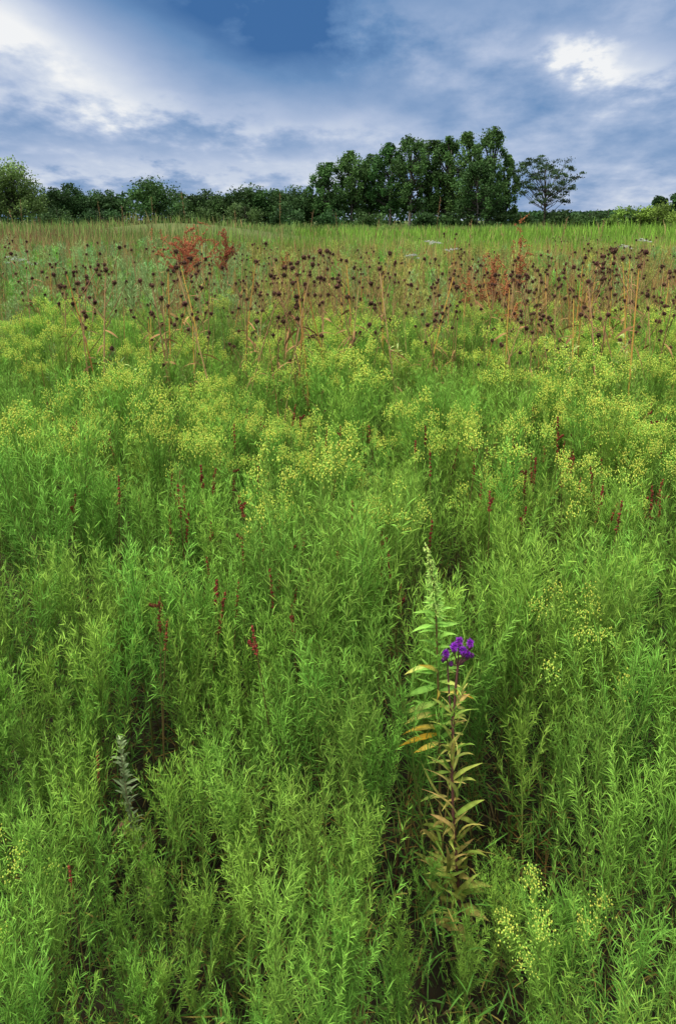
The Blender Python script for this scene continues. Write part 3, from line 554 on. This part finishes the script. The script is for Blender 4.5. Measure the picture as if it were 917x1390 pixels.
# distant wood as one mass
n=36000; X=R_.uniform(-190,190,n); Yd=150+R_.uniform(0,14,n); top=5.6+1.5*wob(X,X*.3,.21)+1.2*wob(X,X,.55,2); top=np.where(X>40,3.0+.9*wob(X,X,.5),top); Z=top*R_.random(n)**.7
mb=MB(); quads(mb,np.stack([X,Yd,Z],1),R_.uniform(.35,.65,n),np.array(DK)*R_.uniform(.6,1.4,(n,1)))
stuff('distant_wood',mb.mesh('distant_wood',M_tree),'continuous dark far-off wood behind the single trees','woodland')
# ------------------------------------------------------------------ light
SUN_EL=math.radians(49); SUN_AZ=math.radians(240)
sd=bpy.data.lights.new('sun','SUN'); sd.energy=2.9; sd.angle=math.radians(12); sd.color=(1,.95,.87); so=bpy.data.objects.new('sun',sd); link(so)
so.rotation_euler=(math.pi/2-SUN_EL,0,math.pi-SUN_AZ) 
# ------------------------------------------------------------------ world
w=bpy.data.worlds.new('World'); SC.world=w; w.use_nodes=True; nt=w.node_tree; N=nt.nodes; Lk=nt.links.new; N.clear()
def val(v,sock):
    if isinstance(v,(int,float)): sock.default_value=v
    else: Lk(v,sock)
def mth(op,a,b=None,c=None):
    n=N.new('ShaderNodeMath'); n.operation=op; val(a,n.inputs[0])
    if b is not None: val(b,n.inputs[1])
    if c is not None: val(c,n.inputs[2])
    return n.outputs[0]
tc=N.new('ShaderNodeTexCoord'); sx=N.new('ShaderNodeSeparateXYZ'); Lk(tc.outputs['Generated'],sx.inputs[0]); dx,dy,dz=sx.outputs
zc=mth('ADD',mth('MAXIMUM',dz,0.),.26); cu=mth('DIVIDE',dx,zc); cv=mth('DIVIDE',dy,zc)
cb=N.new('ShaderNodeCombineXYZ'); Lk(cu,cb.inputs[0]); Lk(cv,cb.inputs[1])
def noise(scale,det,ro,dist,mapping):
    mp=N.new('ShaderNodeMapping'); mp.inputs['Rotation'].default_value=(0,0,mapping[0]); mp.inputs['Scale'].default_value=(mapping[1],mapping[2],1); mp.inputs['Location'].default_value=(mapping[3],mapping[4],0); Lk(cb.outputs[0],mp.inputs[0])
    q=N.new('ShaderNodeTexNoise'); q.noise_dimensions='2D'; q.inputs['Scale'].default_value=scale; q.inputs['Detail'].default_value=det; q.inputs['Roughness'].default_value=ro; q.inputs['Distortion'].default_value=dist; Lk(mp.outputs[0],q.inputs['Vector']); return q.outputs['Fac']
n1=noise(1.6,6,.50,.12,(.15,.95,.78,3.1,1.7)); n2=noise(5.4,5,.57,0.,(.15,.9,.74,7.,2.))
az=mth('ARCTAN2',dx,dy); el=mth('ARCSINE',dz)
azw=mth('ADD',az,mth('MULTIPLY',mth('SUBTRACT',n1,.5),.22)); elw=mth('ADD',el,mth('MULTIPLY',mth('SUBTRACT',n2,.5),.12))
def spot(px,py,rx,ry,rot,amp):
    a0=math.atan((px-458)/870); e0=math.atan((298-py)/870*math.cos(a0)); rx/=870; ry/=870; rot=math.radians(rot)
    da=mth('SUBTRACT',azw,a0); de=mth('SUBTRACT',elw,e0)
    p=mth('MULTIPLY_ADD',da,math.cos(rot)/rx,mth('MULTIPLY',de,math.sin(rot)/rx)); q=mth('MULTIPLY_ADD',da,-math.sin(rot)/ry,mth('MULTIPLY',de,math.cos(rot)/ry))
    s=mth('MULTIPLY_ADD',p,p,mth('MULTIPLY',q,q)); return mth('MULTIPLY',mth('POWER',.3679,s),amp)
tot=mth('MULTIPLY_ADD',mth('SUBTRACT',n1,.5),.85,mth('MULTIPLY_ADD',mth('SUBTRACT',n2,.5),.72,.53))
for s in [(345,62,200,46,-13,-.56),(460,4,280,34,0,-.28),(85,74,120,44,-28,.38),(230,158,240,24,-4,.22),(776,92,44,13,-5,.38),(835,110,80,22,-10,.26),(700,240,330,30,0,.04),(180,236,240,18,0,.24)]:
    tot=mth('ADD',tot,spot(*s))
rp=N.new('ShaderNodeValToRGB'); Lk(tot,rp.inputs[0]); E=rp.color_ramp.elements
st_=[(.02,(.048,.150,.37)),(.28,(.145,.28,.52)),(.48,(.285,.405,.63)),(.66,(.45,.545,.74)),(.86,(.69,.75,.86)),(1.,(.94,.95,.96))]
E[0].position=st_[0][0]; E[0].color=(*st_[0][1],1); E[1].position=st_[-1][0]; E[1].color=(*st_[-1][1],1)
for p,c in st_[1:-1]:
    k=E.new(p); k.color=(*c,1)
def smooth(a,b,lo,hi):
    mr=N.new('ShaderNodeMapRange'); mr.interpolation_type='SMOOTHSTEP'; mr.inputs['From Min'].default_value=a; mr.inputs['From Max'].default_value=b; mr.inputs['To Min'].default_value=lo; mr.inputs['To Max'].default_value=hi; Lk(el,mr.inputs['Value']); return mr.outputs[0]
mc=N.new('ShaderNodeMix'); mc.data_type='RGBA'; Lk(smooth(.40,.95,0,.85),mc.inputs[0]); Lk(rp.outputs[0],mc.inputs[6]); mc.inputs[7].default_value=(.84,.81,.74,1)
b1=N.new('ShaderNodeBackground'); Lk(mc.outputs[2],b1.inputs[0]); Lk(smooth(.40,1.0,1.,4.3),b1.inputs[1])  # overhead sky above the view warmed and boosted as added light on the field
sk=N.new('ShaderNodeTexSky'); sk.sky_type='NISHITA'; sk.sun_disc=False; sk.sun_elevation=SUN_EL; sk.sun_rotation=SUN_AZ; b2=N.new('ShaderNodeBackground'); Lk(sk.outputs[0],b2.inputs[0]); b2.inputs[1].default_value=.07
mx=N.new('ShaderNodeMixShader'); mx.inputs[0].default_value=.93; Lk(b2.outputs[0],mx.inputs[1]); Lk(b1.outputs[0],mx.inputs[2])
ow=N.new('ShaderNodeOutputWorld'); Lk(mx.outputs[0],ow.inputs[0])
SC.view_settings.view_transform='Standard'; SC.view_settings.look='None'; SC.view_settings.exposure=0
